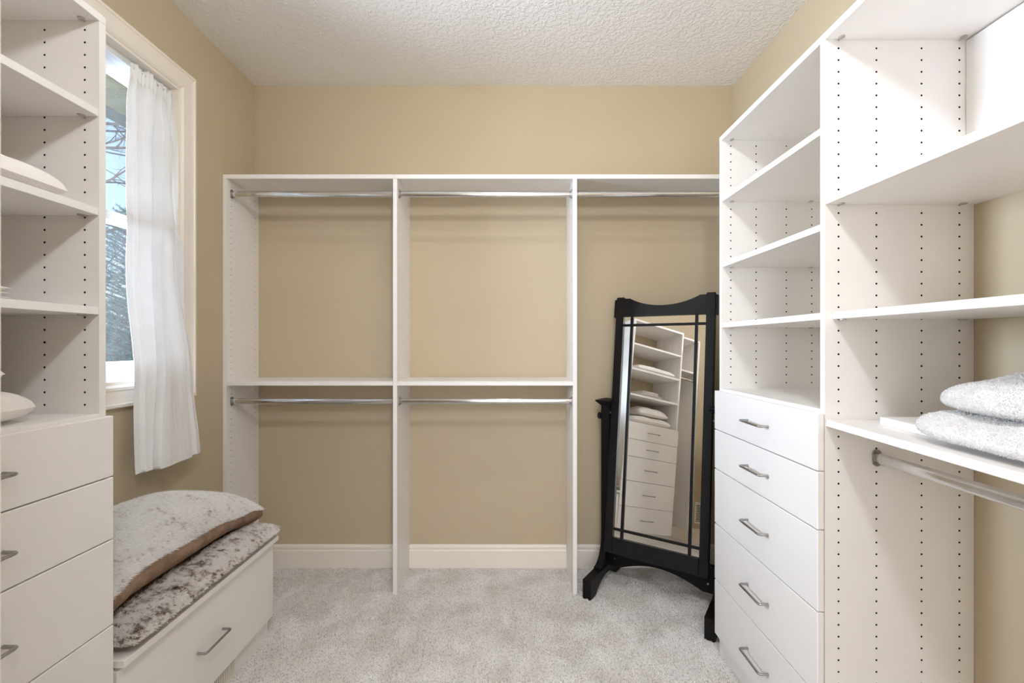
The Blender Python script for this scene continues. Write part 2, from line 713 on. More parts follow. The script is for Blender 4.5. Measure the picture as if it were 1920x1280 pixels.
def casing(y0, z0, y1, z1, inward):
    """a run of moulded casing from (y0,z0) to (y1,z1) on the left wall with mitred ends; inward = direction towards the opening"""
    prof = [(0, 0), (0, 0.018), (0.004, 0.020), (0.012, 0.020), (0.015, 0.016), (0.030, 0.013), (0.060, 0.011), (0.064, 0.014), (0.074, 0.014), (0.080, 0.009), (CW, 0.007), (CW, 0)]
    d = Vector((0, y1 - y0, z1 - z0)).normalized()
    I = Vector((0, *inward))
    m = MB()
    A, B = [], []
    for a, h in prof:   # a = distance from the outer edge, mitre = same distance along d
        base = I * a + Vector((h, 0, 0))
        A.append(Vector((XL, y0, z0)) + base + d * a)
        B.append(Vector((XL, y1, z1)) + base - d * a)
    cc = (sum(A, Vector()) + sum(B, Vector())) / (2 * len(A))
    n = len(prof)
    for i in range(n):
        j = (i + 1) % n
        q = [A[i], A[j], B[j], B[i]]
        nn = (q[1] - q[0]).cross(q[3] - q[0])
        mid = sum(q, Vector()) / 4
        hint = nn if nn.x > 0 else -nn
        if i == 0: hint = -I
        if i == n - 2: hint = I
        if i == n - 1: hint = Vector((-1, 0, 0))
        m.face(q, hint)
    m.face(A, -d); m.face(B, d)
    return m


ct, cb = WZ1 + CW, WZ0 - CW
casing(CY0, ct, CY1, ct, (0, -1)).build('casing', M_TRIM, win)
casing(CY1, ct, CY1, cb, (-1, 0)).build('casing', M_TRIM, win)
casing(CY1, cb, CY0, cb, (0, 1)).build('casing', M_TRIM, win)
casing(CY0, cb, CY0, ct, (1, 0)).build('casing', M_TRIM, win)
# jamb liner
J = 0.012
jm = MB()
jm.box(XL - 0.118, XL + 0.004, WY0, WY0 + J, WZ0, WZ1)
jm.box(XL - 0.118, XL + 0.004, WY1 - J, WY1, WZ0, WZ1)
jm.box(XL - 0.118, XL + 0.004, WY0 + J, WY1 - J, WZ1 - J, WZ1)
jm.box(XL - 0.118, XL + 0.004, WY0 + J, WY1 - J, WZ0, WZ0 + J)
jm.build('jamb', M_TRIM, win)
iy0, iy1, iz0, iz1 = WY0 + J, WY1 - J, WZ0 + J, WZ1 - J
fr = MB()
FX0, FX1 = XL - 0.112, XL - 0.035
fw = 0.022
fr.box(FX0, FX1, iy0, iy0 + fw, iz0, iz1); fr.box(FX0, FX1, iy1 - fw, iy1, iz0, iz1)
fr.box(FX0, FX1, iy0 + fw, iy1 - fw, iz1 - fw, iz1); fr.box(FX0, FX1, iy0 + fw, iy1 - fw, iz0, iz0 + 0.018)
fr.build('window_frame', M_VINYL, win)


def sash(name, x0, x1, z0, z1, bot, top):
    m = MB()
    a, b = iy0 + fw, iy1 - fw
    st = 0.042
    m.box(x0, x1, a, a + st, z0, z1, 0.002); m.box(x0, x1, b - st, b, z0, z1, 0.002)
    m.box(x0, x1, a + st, b - st, z0, z0 + bot, 0.002); m.box(x0, x1, a + st, b - st, z1 - top, z1, 0.002)
    s = m.build(name, M_VINYL, win)
    xm = (x0 + x1) / 2
    g = MB()
    g.box(xm - 0.002, xm + 0.002, a + st - 0.004, b - st + 0.004, z0 + bot - 0.004, z1 - top + 0.004, 0)
    g.build('pane', M_GLASS, s, off=win.location)
    return s


MZ = 1.752
sash('upper_sash', XL - 0.108, XL - 0.078, MZ - 0.020, iz1 - fw, 0.036, 0.045)
sash('lower_sash', XL - 0.074, XL - 0.044, iz0 + 0.018, MZ + 0.016, 0.055, 0.036)

# ------------------------------------------------------------------ door_1: leaf swung open into the closet, edge just enters the frame on the left
door = bpy.data.objects.new('door_1', None)
COL.objects.link(door)
door.location = (DX0, YF, 0)
door['kind'] = 'structure'
mb = MB()
mb.box(-0.370, -0.3325, YF + 0.03, 0.30, 0.012, 2.03, 0.002)
leaf = mb.build('door_leaf', M_TRIM, door)
mb = MB()
for z0, z1 in ((0.18, 0.95), (1.08, 1.90)):
    for (a, b, c, d) in ((YF + 0.14, 0.19, z0, z0 + 0.02), (YF + 0.14, 0.19, z1 - 0.02, z1), (YF + 0.14, YF + 0.16, z0, z1), (0.17, 0.19, z0, z1)):
        mb.box(-0.3335, -0.328, a, b, c, d, 0.001)
mb.build('panel_moulding', M_TRIM, door)
mb = MB()
mb.tube([(-0.3325, 0.235, 0.95), (-0.295, 0.235, 0.95)], 0.011, 14)
mb.tube([(-0.295, 0.235, 0.95), (-0.285, 0.235, 0.95), (-0.27, 0.235, 0.95), (-0.262, 0.235, 0.95)], [0.016, 0.026, 0.026, 0.015], 18)
mb.build('door_knob', M_NICKEL, door, smooth=True)
mb = MB()
mb.box(DX0 - 0.08, DX0, YF, YF + 0.016, 0, DZ + 0.08, 0.003)
mb.box(DX1, DX1 + 0.08, YF, YF + 0.016, 0, DZ + 0.08, 0.003)
mb.box(DX0, DX1, YF, YF + 0.016, DZ, DZ + 0.08, 0.003)
mb.build('door_casing', M_TRIM, door)

# ------------------------------------------------------------------ ceiling lights (just above the frame)
def globe_light(pos, rgb, label, RG=0.052):
    cl = thing('ceiling_light', label, 'lamp', (pos[0], pos[1], ZC))
    mb = MB()
    mb.tube([(pos[0], pos[1], ZC), (pos[0], pos[1], ZC - 0.012), (pos[0], pos[1], ZC - 0.018)], [0.075, 0.075, 0.035], 28)
    mb.build('canopy', M_NICKEL, cl)
    if pos[2] < ZC - 0.08:
        MB().tube([(pos[0], pos[1], ZC - 0.018), (pos[0], pos[1], pos[2] + RG * 0.9)], 0.012, 12).build('stem', M_NICKEL, cl)
    mb = MB()
    pts = []
    for i in range(25):
        for j in range(13):
            a = 2 * math.pi * i / 24; b = math.pi * j / 12
            pts.append((pos[0] + RG * math.sin(b) * math.cos(a), pos[1] + RG * math.sin(b) * math.sin(a), pos[2] + RG * math.cos(b)))
    mb.grid(pts, 25, 13, flip=True)
    k = max(max(rgb), 1e-6)
    mb.build('globe', make_emit('lit_lamp_globe', tuple(c / k for c in rgb), k), cl, smooth=True)


globe_light(LAMP_POS, LAMP_A, 'frosted globe ceiling light over the middle of the closet', 0.044)
globe_light(LAMP_POS_B, LAMP_B, 'frosted globe ceiling light near the closet door', 0.09)


# ------------------------------------------------------------------ cabinet helpers
def hole_rows(z0, z1, start):
    k0 = math.ceil((z0 + 0.012 - start) / 0.032)
    out = []
    z = start + k0 * 0.032
    while z < z1 - 0.012:
        out.append(z); z += 0.032
    return out


def hole_panel(axis, w0, w1, u0, u1, z0, z1, cols, sides, zstart=2.070, zmax=None, r=0.0029):
    """upright board with shelf-pin holes drilled in it. axis 'y': thickness w along y, u = x; axis 'x': thickness along x, u = y"""
    mb = MB()
    P = (lambda u, w, z: (u, w, z)) if axis == 'y' else (lambda u, w, z: (w, u, z))
    hw = lambda s: P(0, s, 0)
    rows = hole_rows(z0, min(z1, zmax) if zmax else z1, zstart)
    dep, half = 0.010, 0.008
    for s, wf in ((-1, w0), (1, w1)):
        n = hw(s)
        if s not in sides:
            mb.face([P(u0, wf, z0), P(u1, wf, z0), P(u1, wf, z1), P(u0, wf, z1)], n)
            continue
        us = [u0]
        for c in sorted(cols): us += [c - half, c + half]
        us.append(u1)
        for i in range(0, len(us), 2):
            mb.face([P(us[i], wf, z0), P(us[i + 1], wf, z0), P(us[i + 1], wf, z1), P(us[i], wf, z1)], n)
        for c in sorted(cols):
            zs = z0
            for z in rows:
                if z - half > zs + 1e-6:
                    mb.face([P(c - half, wf, zs), P(c + half, wf, zs), P(c + half, wf, z - half), P(c - half, wf, z - half)], n)
                zs = z + half
                ring = [(c + r * math.cos(math.pi / 8 + k * math.pi / 4), z + r * math.sin(math.pi / 8 + k * math.pi / 4)) for k in range(8)]
                cor = [(c + half, z + half), (c - half, z + half), (c - half, z - half), (c + half, z - half)]
                for q in range(4):   # side strips and corner wedges
                    k = 2 * q
                    mb.face([P(ring[k][0], wf, ring[k][1]), P(ring[k + 1][0], wf, ring[k + 1][1]), P(cor[q][0], wf, cor[q][1])], n)
                    k2 = (k + 2) % 8
                    q2 = (q + 1) % 4
                    mb.face([P(ring[k + 1][0], wf, ring[k + 1][1]), P(cor[q][0], wf, cor[q][1]), P(cor[q2][0], wf, cor[q2][1]), P(ring[k2][0], wf, ring[k2][1])], n)
                wd = wf - s * dep
                for k in range(8):
                    k2 = (k + 1) % 8
                    mx, mz = (ring[k][0] + ring[k2][0]) / 2 - c, (ring[k][1] + ring[k2][1]) / 2 - z
                    mb.face([P(ring[k][0], wf, ring[k][1]), P(ring[k2][0], wf, ring[k2][1]), P(ring[k2][0], wd, ring[k2][1]), P(ring[k][0], wd, ring[k][1])],
                            P(-mx, 0, -mz), 1)
                mb.face([P(a, wd, b) for a, b in ring], n, 1)
            mb.face([P(c - half, wf, zs), P(c + half, wf, zs), P(c + half, wf, z1), P(c - half, wf, z1)], n)
    for u, su in ((u0, -1), (u1, 1)):
        mb.face([P(u, w0, z0), P(u, w1, z0), P(u, w1, z1), P(u, w0, z1)], P(su, 0, 0))
    for z, sz in ((z0, -1), (z1, 1)):
        mb.face([P(u0, w0, z), P(u1, w0, z), P(u1, w1, z), P(u0, w1, z)], (0, 0, sz))
    return mb


BM = [M_WHITE, M_HOLE]


def rod_between(a, b, parent, group=None):
    """oval chrome closet rod with an end socket at each panel (sub-parts)"""
    a, b = Vector(a), Vector(b)
    d = (b - a).normalized()
    m = MB().tube([a + d * 0.004, b - d * 0.004], 1.0, 24, up=(0, 0, 1), sx=0.0082, sy=0.0150)
    r = m.build('closet_rod', M_CHROME, parent, smooth=True, angle=40)
    for p, s in ((a, 1), (b, -1)):
        f = MB()
        q = p + d * (0.0003 * s)
        side = Vector((d.y, -d.x, 0))
        poly = []
        for k in range(16):
            t = 2 * math.pi * k / 16
            poly.append(q + side * (0.0115 * math.cos(t)) + Vector((0, 0, 0.0115 * math.sin(t) + (0.0115 if math.sin(t) >= 0 else -0.0115))))
        top = [v + d * (0.0035 * s) for v in poly]
        f.face(top, d * s)
        for k in range(16):
            k2 = (k + 1) % 16
            mid = (poly[k] + poly[k2]) / 2 - q
            f.face([poly[k], poly[k2], top[k2], top[k]], mid)
        # cradle cup round the rod
        f.tube([q + d * (0.003 * s), q + d * (0.013 * s)], 1.0, 20, up=(0, 0, 1), sx=0.0098, sy=0.0162)
        f.build('rod_socket', M_NICKEL, r, off=parent.location, smooth=True, angle=35)
    return r


def make_handle_mesh(length=0.128, proj=0.030, rad=0.0046):
    """bar pull along local y, projecting towards +x from the face at x=0"""
    h = length / 2
    c = 0.007
    path = [(0, -h, 0), (proj - c, -h, 0), (proj - c * 0.3, -h + c * 0.3, 0), (proj, -h + c, 0), (proj, h - c, 0), (proj - c * 0.3, h - c * 0.3, 0), (proj - c, h, 0), (0, h, 0)]
    return MB().tube(path, rad, 10, up=(0, 0, 1), sx=1.0, sy=0.85)


def drawer(parent, x_face, x_back, y0, y1, z0, z1, side, yc=None, hl=0.128):
    g = 0.0016
    d = MB().box(x_face, x_back, y0, y1, z0 + g, z1 - g, 0.0018).build('drawer', M_WHITE, parent)
    d.location = (0, 0, 0)
    h = make_handle_mesh(hl).build('handle', M_NICKEL, None, smooth=True, angle=60)
    h.parent = d
    yc = yc if yc is not None else (y0 + y1) / 2
    h.location = Vector((x_face, yc, (z0 + z1) / 2)) - parent.location
    h.rotation_euler = (0, 0, 0 if side > 0 else math.pi)
    return d


def clip(parent, p, dirx):
    """half-round shelf fastener under a shelf where it meets the upright"""
    m = MB()
    x, y, z = p
    m.tube([(x, y, z), (x, y, z - 0.0025), (x, y, z - 0.0032)], [0.0080, 0.0080, 0.006], 14)
    m.tube([(x, y, z - 0.002), (x + dirx[0] * 0.012, y + dirx[1] * 0.012, z - 0.002)], 0.002, 8)
    return m.build('shelf_clip', M_CLIP, parent, smooth=True, angle=40)


TH = 0.019
# ------------------------------------------------------------------ back wall closet organizer, three bays
YC = 2.312
bc = thing('closet_organizer', 'white three bay hanging closet with chrome rods along the beige back wall', 'closet', (-0.1, 2.46, 0))
for i, (a, b) in enumerate(PX):
    sides = [(1,), (-1, 1), (-1, 1), (-1,)][i]
    hole_panel('x', a, b, YC, YB - 0.0005, 0.002, 2.100, (YC + 0.037, YB - 0.037), sides, zstart=2.068, r=0.0023).build('upright_panel', BM, bc)
edges = [PX[0][0], (PX[1][0] + PX[1][1]) / 2, (PX[2][0] + PX[2][1]) / 2, PX[3][1]]
for k in range(3):
    MB().box(edges[k] + 0.0004, edges[k + 1] - 0.0004, YC - 0.001, YB - 0.0005, 2.1003, 2.1220).build('top_shelf', M_WHITE, bc)
    rod_between((PX[k][1], 2.352, 2.036), (PX[k + 1][0], 2.352, 2.036), bc)
for k in range(2):
    MB().box(PX[k][1] + 0.0006, PX[k + 1][0] - 0.0006, YC - 0.003, YB - 0.0005, 1.058, 1.0795).build('shelf', M_WHITE, bc)
    rod_between((PX[k][1], 2.352, 0.974), (PX[k + 1][0], 2.352, 0.974), bc)


# ------------------------------------------------------------------ the two drawer towers
def tower(name, label, xf, xw, y0, y1, s, shelves, board_z):
    """xf: front of the uprights, xw: wall side, s=+1 opens towards +x (left tower), -1 towards -x"""
    t = thing(name, label, 'shelving', ((xf + xw) / 2, (y0 + y1) / 2, 0))
    back = xw + s * 0.001
    a, b = min(xf, back), max(xf, back)
    ins = lambda d: xf - s * d
    cols = [ins(0.037), ins(0.140), ins(0.263), ins(0.366)]
    return t, a, b, cols


# right tower
RXF = 0.8514
RY0, RY1 = 1.248, 1.882
rt = thing('drawer_tower', 'white open shelf tower with five drawers beside the black standing mirror', 'shelving', (1.05, 1.565, 0))
RC = [RXF + d for d in (0.037, 0.140, 0.263, 0.366)]
XRW = XR - 0.001
hole_panel('y', RY0, RY0 + TH, RXF, XRW, 0.002, 2.0935, RC, (-1, 1)).build('side_panel', BM, rt)
hole_panel('y', RY1 - TH, RY1, RXF, XRW, 0.002, 2.0935, RC, (-1,)).build('side_panel', BM, rt)
MB().box(RXF - 0.0006, XRW, RY0 - 0.0006, RY1 + 0.0006, 2.0938, 2.1135).build('top_board', M_WHITE, rt)
for zt in (1.863, 1.597, 1.352):
    MB().box(RXF + 0.001, XRW, RY0 + TH + 0.0005, RY1 - TH - 0.0005, zt - TH, zt).build('shelf', M_WHITE, rt)
    clip(rt, (RC[0], RY1 - TH - 0.010, zt - TH), (0, 1)); clip(rt, (RC[3] - 0.01, RY1 - TH - 0.010, zt - TH), (0, 1))
clip(rt, (RC[0], RY1 - TH - 0.010, 2.0938), (0, 1))
MB().box(RXF - 0.0006, XRW, RY0 + TH + 0.0005, RY1 - TH - 0.0005, 1.068, 1.087).build('counter_board', M_WHITE, rt)
DZS = [1.078, 0.919, 0.759, 0.536, 0.307, 0.083]
for k in range(5):
    drawer(rt, RXF - 0.0205, RXF - 0.0022, RY0 - 0.0005, RY1 - 0.0005, DZS[k + 1], DZS[k], -1, yc=1.552)
MB().box(RXF + 0.004, RXF + 0.020, RY0 + TH + 0.001, RY1 - TH - 0.001, 0.002, 0.083).build('toe_kick', M_WHITE, rt)

# left tower
LXF = -1.0575
LY0, LY1 = 0.557, 1.194
lt = thing('drawer_tower', 'white open shelf tower with five drawers and white bedding beside the window', 'shelving', (-1.25, 0.875, 0))
LC = [LXF - d for d in (0.037, 0.140, 0.263, 0.366)]
XLW = XL + 0.001
hole_panel('y', LY1 - TH, LY1, XLW, LXF, 0.002, 2.0935, LC, (-1,)).build('side_panel', BM, lt)
hole_panel('y', LY0, LY0 + TH, XLW, LXF, 0.002, 2.0935, LC, (1,)).build('side_panel', BM, lt)
MB().box(LXF + 0.0006, XLW, LY0 - 0.0006, LY1 + 0.0006, 2.0938, 2.1135).build('top_board', M_WHITE, lt)
LSH = (1.867, 1.614, 1.360)
for zt in LSH:
    MB().box(LXF - 0.001, XLW, LY0 + TH + 0.0005, LY1 - TH - 0.0005, zt - TH, zt).build('shelf', M_WHITE, lt)
    clip(lt, (LC[0], LY1 - TH - 0.010, zt - TH), (0, 1)); clip(lt, (LC[3] + 0.01, LY1 - TH - 0.010, zt - TH), (0, 1))
clip(lt, (LC[0], LY1 - TH - 0.010, 2.0938), (0, 1))
MB().box(LXF + 0.0006, XLW, LY0 + TH + 0.0005, LY1 - TH - 0.0005, 1.069, 1.088).build('counter_board', M_WHITE, lt)
DZL = [1.081, 0.922, 0.760, 0.5375, 0.308, 0.083]
for k in range(5):
    drawer(lt, LXF + 0.0205, LXF + 0.0022, LY0 + 0.0005, LY1 + 0.0005, DZL[k + 1], DZL[k], 1, yc=0.870)
MB().box(LXF - 0.004, LXF - 0.020, LY0 + TH + 0.001, LY1 - TH - 0.001, 0.002, 0.083).build('toe_kick', M_WHITE, lt)

# ------------------------------------------------------------------ right hanging unit, nearest the camera
UY0 = 0.450
ru = thing('hanging_unit', 'white hanging unit with deep shelves, towels and a low rod at the right', 'shelving', (1.05, 0.85, 0))


def tilt(k):
    return lambda p: (p[0], p[1], p[2] - k * (RY0 - p[1]))


tA, tC = tilt(0.0186), tilt(0.0247)
MB().box(RXF - 0.0006, XRW, UY0, RY0 - 0.0010, 2.0938, 2.1135).build('top_board', M_WHITE, ru)
MB().box(RXF, XRW, UY0 + TH + 0.001, RY0 - 0.0006, 1.645, 1.6645, fn=tA).build('shelf', M_WHITE, ru)
MB().box(0.8717, XRW, UY0 + TH + 0.001, RY0 - 0.0006, 1.3335, 1.3525, fn=tilt(0.004)).build('shelf', M_WHITE, ru)
MB().box(RXF + 0.002, XRW, UY0 + TH + 0.001, RY0 - 0.0006, 1.0425, 1.061, fn=tC).build('shelf', M_WHITE, ru)
MB().box(1.234, XRW, UY0 + TH + 0.001, RY0 - 0.0012, 1.667, 2.089, 0.0005).build('back_panel', M_WHITE, ru)
hole_panel('y', UY0, UY0 + TH, RXF, XRW, 0.002, 2.0935, RC, (1,)).build('side_panel', BM, ru)
for z, k in ((2.0938, 0), (1.645, 0), (1.3335, 0)):
    x0 = RC[0] + (0.004 if z < 1.4 else 0)
    clip(ru, (x0, RY0 - 0.012, z), (0, 1)); clip(ru, (RC[3], RY0 - 0.012, z), (0, 1))
rod_between((0.991, RY0 - 0.0002, 0.957), (0.991, UY0 + TH + 0.0002, 0.957), ru)

# left hanging unit (seen in the mirror)
HY0 = 0.240
lu = thing('hanging_unit', 'narrow white hanging unit with one rod, seen only reflected in the mirror', 'shelving', (-1.3, 0.4, 0))
HX = -1.150
hole_panel('y', HY0, HY0 + TH, XL + 0.0005, HX, 0.140, 2.0935, (HX - 0.037, XL + 0.037), (1,)).build('side_panel', BM, lu)
MB().box(HX + 0.0006, XLW, HY0, LY0 - 0.0012, 2.0938, 2.1135).build('top_board', M_WHITE, lu)
MB().box(HX, XLW, HY0 + TH + 0.001, LY0 - 0.0006, 1.735, 1.754).build('shelf', M_WHITE, lu)
rod_between((-1.190, LY0 - 0.0004, 1.665), (-1.190, HY0 + TH + 0.0004, 1.665), lu)

# wall register (seen in the mirror)
vt = thing('wall_register', 'white louvred air register low on the beige wall, seen only in the mirror', 'vent', (XL, -0.19, 0.19))
mb = MB()
vy0, vy1, vz0, vz1 = -0.335, -0.125, 0.185, 0.410
mb.box(XL + 0.0005, XL + 0.008, vy0, vy1, vz0, vz0 + 0.022); mb.box(XL + 0.0005, XL + 0.008, vy0, vy1, vz1 - 0.022, vz1)
mb.box(XL + 0.0005, XL + 0.008, vy0, vy0 + 0.02, vz0 + 0.022, vz1 - 0.022); mb.box(XL + 0.0005, XL + 0.008, vy1 - 0.02, vy1, vz0 + 0.022, vz1 - 0.022)
mb.build('frame', M_TRIM, vt)
MB().box(XL + 0.0005, XL + 0.0015, vy0 + 0.02, vy1 - 0.02, vz0 + 0.022, vz1 - 0.022, 0).build('slat_gap_shade', M_DARK, vt)  # dark sheet in place of the shaded duct behind the slats
for k in range(11):
    z = vz0 + 0.030 + k * 0.0165
    MB().prism([(XL + 0.002, z + 0.007), (XL + 0.0075, z), (XL + 0.0075, z + 0.0015), (XL + 0.002, z + 0.0085)], vy0 + 0.02, vy1 - 0.02, 'y').build('slat', M_TRIM, vt)

# ------------------------------------------------------------------ storage bench under the window
BY0, BY1 = 1.200, 1.985
sb = thing('storage_bench', 'white storage bench with one wide drawer and fur cushions under the window', 'bench', (-1.25, 1.6, 0))
MB().box(-1.014, XLW, BY0, BY1 + 0.008, 0.417, 0.437, 0.001).build('lid', M_WHITE, sb)
MB().box(-1.056, XLW, BY0 + 0.001, BY0 + TH, 0.002, 0.4165).build('side_panel', M_WHITE, sb)
MB().box(-1.056, XLW, BY1 - TH, BY1, 0.002, 0.4165).build('side_panel', M_WHITE, sb)
MB().box(-1.066, -1.052, BY0 + TH + 0.001, BY1 - TH - 0.001, 0.092, 0.4165).build('carcass', M_WHITE, sb)
drawer(sb, -1.034, -1.0515, BY0 + 0.002, BY1 + 0.001, 0.091, 0.408, 1, yc=1.573, hl=0.132)
tk = MB().box(-1.058, -1.075, BY0 + TH + 0.001, BY1 - TH - 0.001, 0.002, 0.0905).build('toe_kick', M_WHITE, sb)
vg = MB()
for z0, z1 in ((0.012, 0.018), (0.074, 0.080)):
    vg.box(-1.0578, -1.055, 1.45, 1.75, z0, z1, 0.0005)
for y0, y1 in ((1.45, 1.458), (1.742, 1.75)):
    vg.box(-1.0578, -1.055, y0, y1, 0.018, 0.074, 0.0005)
vgo = vg.build('vent_grille', M_TRIM, sb)
MB().box(-1.0579, -1.0574, 1.458, 1.742, 0.018, 0.074, 0).build('grille_gap_shade', M_DARK, vgo, off=sb.location)  # dark sheet paints the shade between the grille slats
for k in range(28):
    y = 1.462 + k * 0.01
    MB().box(-1.0576, -1.0553, y, y + 0.0066, 0.018, 0.074, 0.0005).build('slat', M_TRIM, vgo, off=sb.location)


# ------------------------------------------------------------------ cushions
def cushion_mesh(cx, cy, z0, hx, hy, h, nx=44, ny=60, seed=0, dome=0.42, flat=0.35, low=0.25, wob=0.006, zfun=None, pinch=0.05, pw=2.6, rnd=0.0):
    """a filled cushion: top and bottom sheets meeting in a seam. returns MB; low = share of the thickness below the seam"""
    mb = MB()
    for top in (True, False):
        pts = []
        for i in range(nx):
            u = -1 + 2 * i / (nx - 1)
            u = math.copysign(abs(u) ** 0.8, u)
            for j in range(ny):
                v = -1 + 2 * j / (ny - 1)
                v = math.copysign(abs(v) ** 0.8, v)
                e = max(0.0, (1 - abs(u) ** pw) * (1 - abs(v) ** pw))
                hgt = e ** dome
                x = cx + u * hx * (1 - pinch * (1 - v * v) * abs(u))
                y = cy + v * hy * (1 - pinch * (1 - u * u) * abs(v))
                x, y = cx + (x - cx) * math.sqrt(1 - rnd * v * v), cy + (y - cy) * math.sqrt(1 - rnd * u * u)
                nz = mnoise.noise(Vector((x * 9 + seed, y * 9, seed * 1.7))) * wob + mnoise.noise(Vector((x * 25 + seed, y * 25, 3 + seed))) * wob * 0.4
                zs = z0 + h * low
                z = zs + h * (1 - low) * hgt + nz * e ** 0.3 if top else zs - h * low * (e ** flat)
                if zfun: z += zfun(x, y)
                pts.append((x, y, z))
        mb.grid(pts, nx, ny, flip=not top)
    return mb


# lower cushion
lc = thing('fur_cushion', 'flat brown and white mottled fur cushion directly on the bench lid', 'cushion', (-1.24, 1.58, 0.437))
m1 = cushion_mesh(-1.226, 1.600, 0.4385, 0.215, 0.381, 0.074, seed=3, low=0.35, wob=0.008, dome=0.3, pinch=0.012)
m1.build('cover', M_SUEDE, lc, smooth=True)
pts, nrm = sample_surface(m1, 62000, keep=lambda c, n: ((n[:, 2] > -0.25) & ((c[:, 0] > -1.125) | (c[:, 1] > 1.95))) * 1.0)
strands('fur', pts, nrm, 0.019, 0.0015, np.array([0.6, 0.2, -0.2]), M_FUR_B, lc, jitter=0.40, kink=0.35)

# upper cushion: fur top, brown suede sides
uc = thing('fur_cushion', 'plump white and grey fur cushion with brown suede side on the flat cushion', 'cushion', (-1.26, 1.59, 0.53))


def upz(x, y):
    return 0.0


def upper_cushion():
    mb = MB()
    nx, ny = 50, 70
    tops, sides = [], []
    cx, cy, hx, hy = -1.268, 1.603, 0.186, 0.384
    def outline(u, v):
        x = cx + u * hx * (1 - 0.03 * (1 - v * v) * abs(u))
        y = cy + v * hy * (1 - 0.03 * (1 - u * u) * abs(v))
        return x, y
    def edge_z(x, y):   # height of the fur's edge
        return lerp_keys([(1.15, 0.560), (1.22, 0.575), (1.34, 0.610), (1.65, 0.602), (1.88, 0.575), (2.01, 0.545), (2.2, 0.54)], max(1.15, y))
    for i in range(nx):
        u = math.copysign(abs(-1 + 2 * i / (nx - 1)) ** 0.8, -1 + 2 * i / (nx - 1))
        for j in range(ny):
            t = -1 + 2 * j / (ny - 1)
            v = math.copysign(abs(t) ** 0.8, t)
            x, y = outline(u, v)
            e = max(0.0, (1 - abs(u) ** 2.4) * (1 - abs(v) ** 2.4))
            z = edge_z(x, y) + 0.112 * e ** 0.55 + mnoise.noise(Vector((x * 8, y * 8, 9))) * 0.008 * e ** 0.3
            tops.append((x, y, z))
    mb.grid(tops, nx, ny)
    sd = MB()
    ring = []
    K = 64
    for s in range(4):
        for k in range(K):
            t = -1 + 2 * k / K
            ring.append([(t, -1), (1, t), (-t, 1), (-1, -t)][s])
    P = []
    lv = 9
    for (u, v) in ring:
        x, y = outline(u, v)
        ez = edge_z(x, y)
        dx, dy = u if abs(u) == 1 else 0, v if abs(v) == 1 else 0
        corner = (abs(u) * abs(v)) ** 6
        for q in range(lv):
            f = q / (lv - 1)
            bul = 0.014 * math.sin(math.pi * f) * (1 - corner * 0.6)
            fold = (0.0055 * mnoise.noise(Vector((x * 26, y * 22 + f * 0.8, f * 1.0))) + 0.004 * mnoise.noise(Vector((x * 60, y * 48 - f * 2, f * 2)))) * math.sin(math.pi * f) ** 0.5
            drop = ez - (0.528 - 0.030 * max(0, y - 1.80) / 0.19 - 0.02 * max(0, 1.30 - y) / 0.1)
            P.append((x + dx * (bul + fold) - u * 0.035 * f ** 3, y + dy * (bul + fold) - v * 0.035 * f ** 3, ez + 0.002 - drop * f))
    sd.grid(P, len(ring), lv, closed_u=True, flip=True)
    bot = [P[i * lv + lv - 1] for i in range(len(ring))]
    sd.face(bot, (0, 0, -1))
    return mb, sd


m2, s2 = upper_cushion()
s2.build('suede_side', M_SUEDE, uc, smooth=True)
m2.build('cover', M_FUR_A, uc, smooth=True)
pts, nrm = sample_surface(m2, 85000, keep=lambda c, n: ((c[:, 0] > -1.44)) * 1.0)
strands('fur', pts, nrm, 0.017, 0.0014, np.array([1.0, 0.35, -0.1]), M_FUR_A, uc, jitter=0.33, kink=0.3)

# ------------------------------------------------------------------ bedding in the left tower
bp = tag(cushion_mesh(-1.238, 0.865, LSH[1] + 0.001, 0.183, 0.240, 0.058, seed=11, low=0.25, dome=0.34, pinch=0.0, pw=7, rnd=0.06).build('bed_pillow', M_LINEN, None, smooth=True, off=(-1.235, 0.862, LSH[1])),
         'long flat white pillow alone on the second shelf down of the left tower', 'pillow')
bp.location = (-1.235, 0.862, LSH[1])


def folded_sheet(name, label, x0, x1, y0, y1, z0, layers, th, seed):
    r = random.Random(seed)
    t = thing(name, label, 'linen', ((x0 + x1) / 2, (y0 + y1) / 2, z0))
    for k in range(layers):
        mb = MB()
        a, b, c, d = x0 + r.uniform(0, .008), x1 - r.uniform(0, .010), y0 + r.uniform(0, .012), y1 - r.uniform(0, .012)
        zz = z0 + k * th
        pts = []
        nx, ny = 22, 26
        for top in (0, 1):
            pts = []
            for i in range(nx):
                for j in range(ny):
                    u, v = i / (nx - 1), j / (ny - 1)
                    eu = min(u, 1 - u) * (b - a); ev = min(v, 1 - v) * (d - c)
                    rr = th / 2
                    e = min(1, min(eu, ev) / rr)
                    hgt = math.sqrt(max(0, 1 - (1 - e) ** 2)) * rr
                    x, y = a + u * (b - a), c + v * (d - c)
                    wv = mnoise.noise(Vector((x * 12 + seed, y * 12, k))) * 0.0022 if k == layers - 1 else 0
                    pts.append((x, y, zz + rr + (hgt + wv * e if top else -hgt)))
            mb.grid(pts, nx, ny, flip=not top)
        mb.build('fold', M_LINEN, t, smooth=True)
    return t


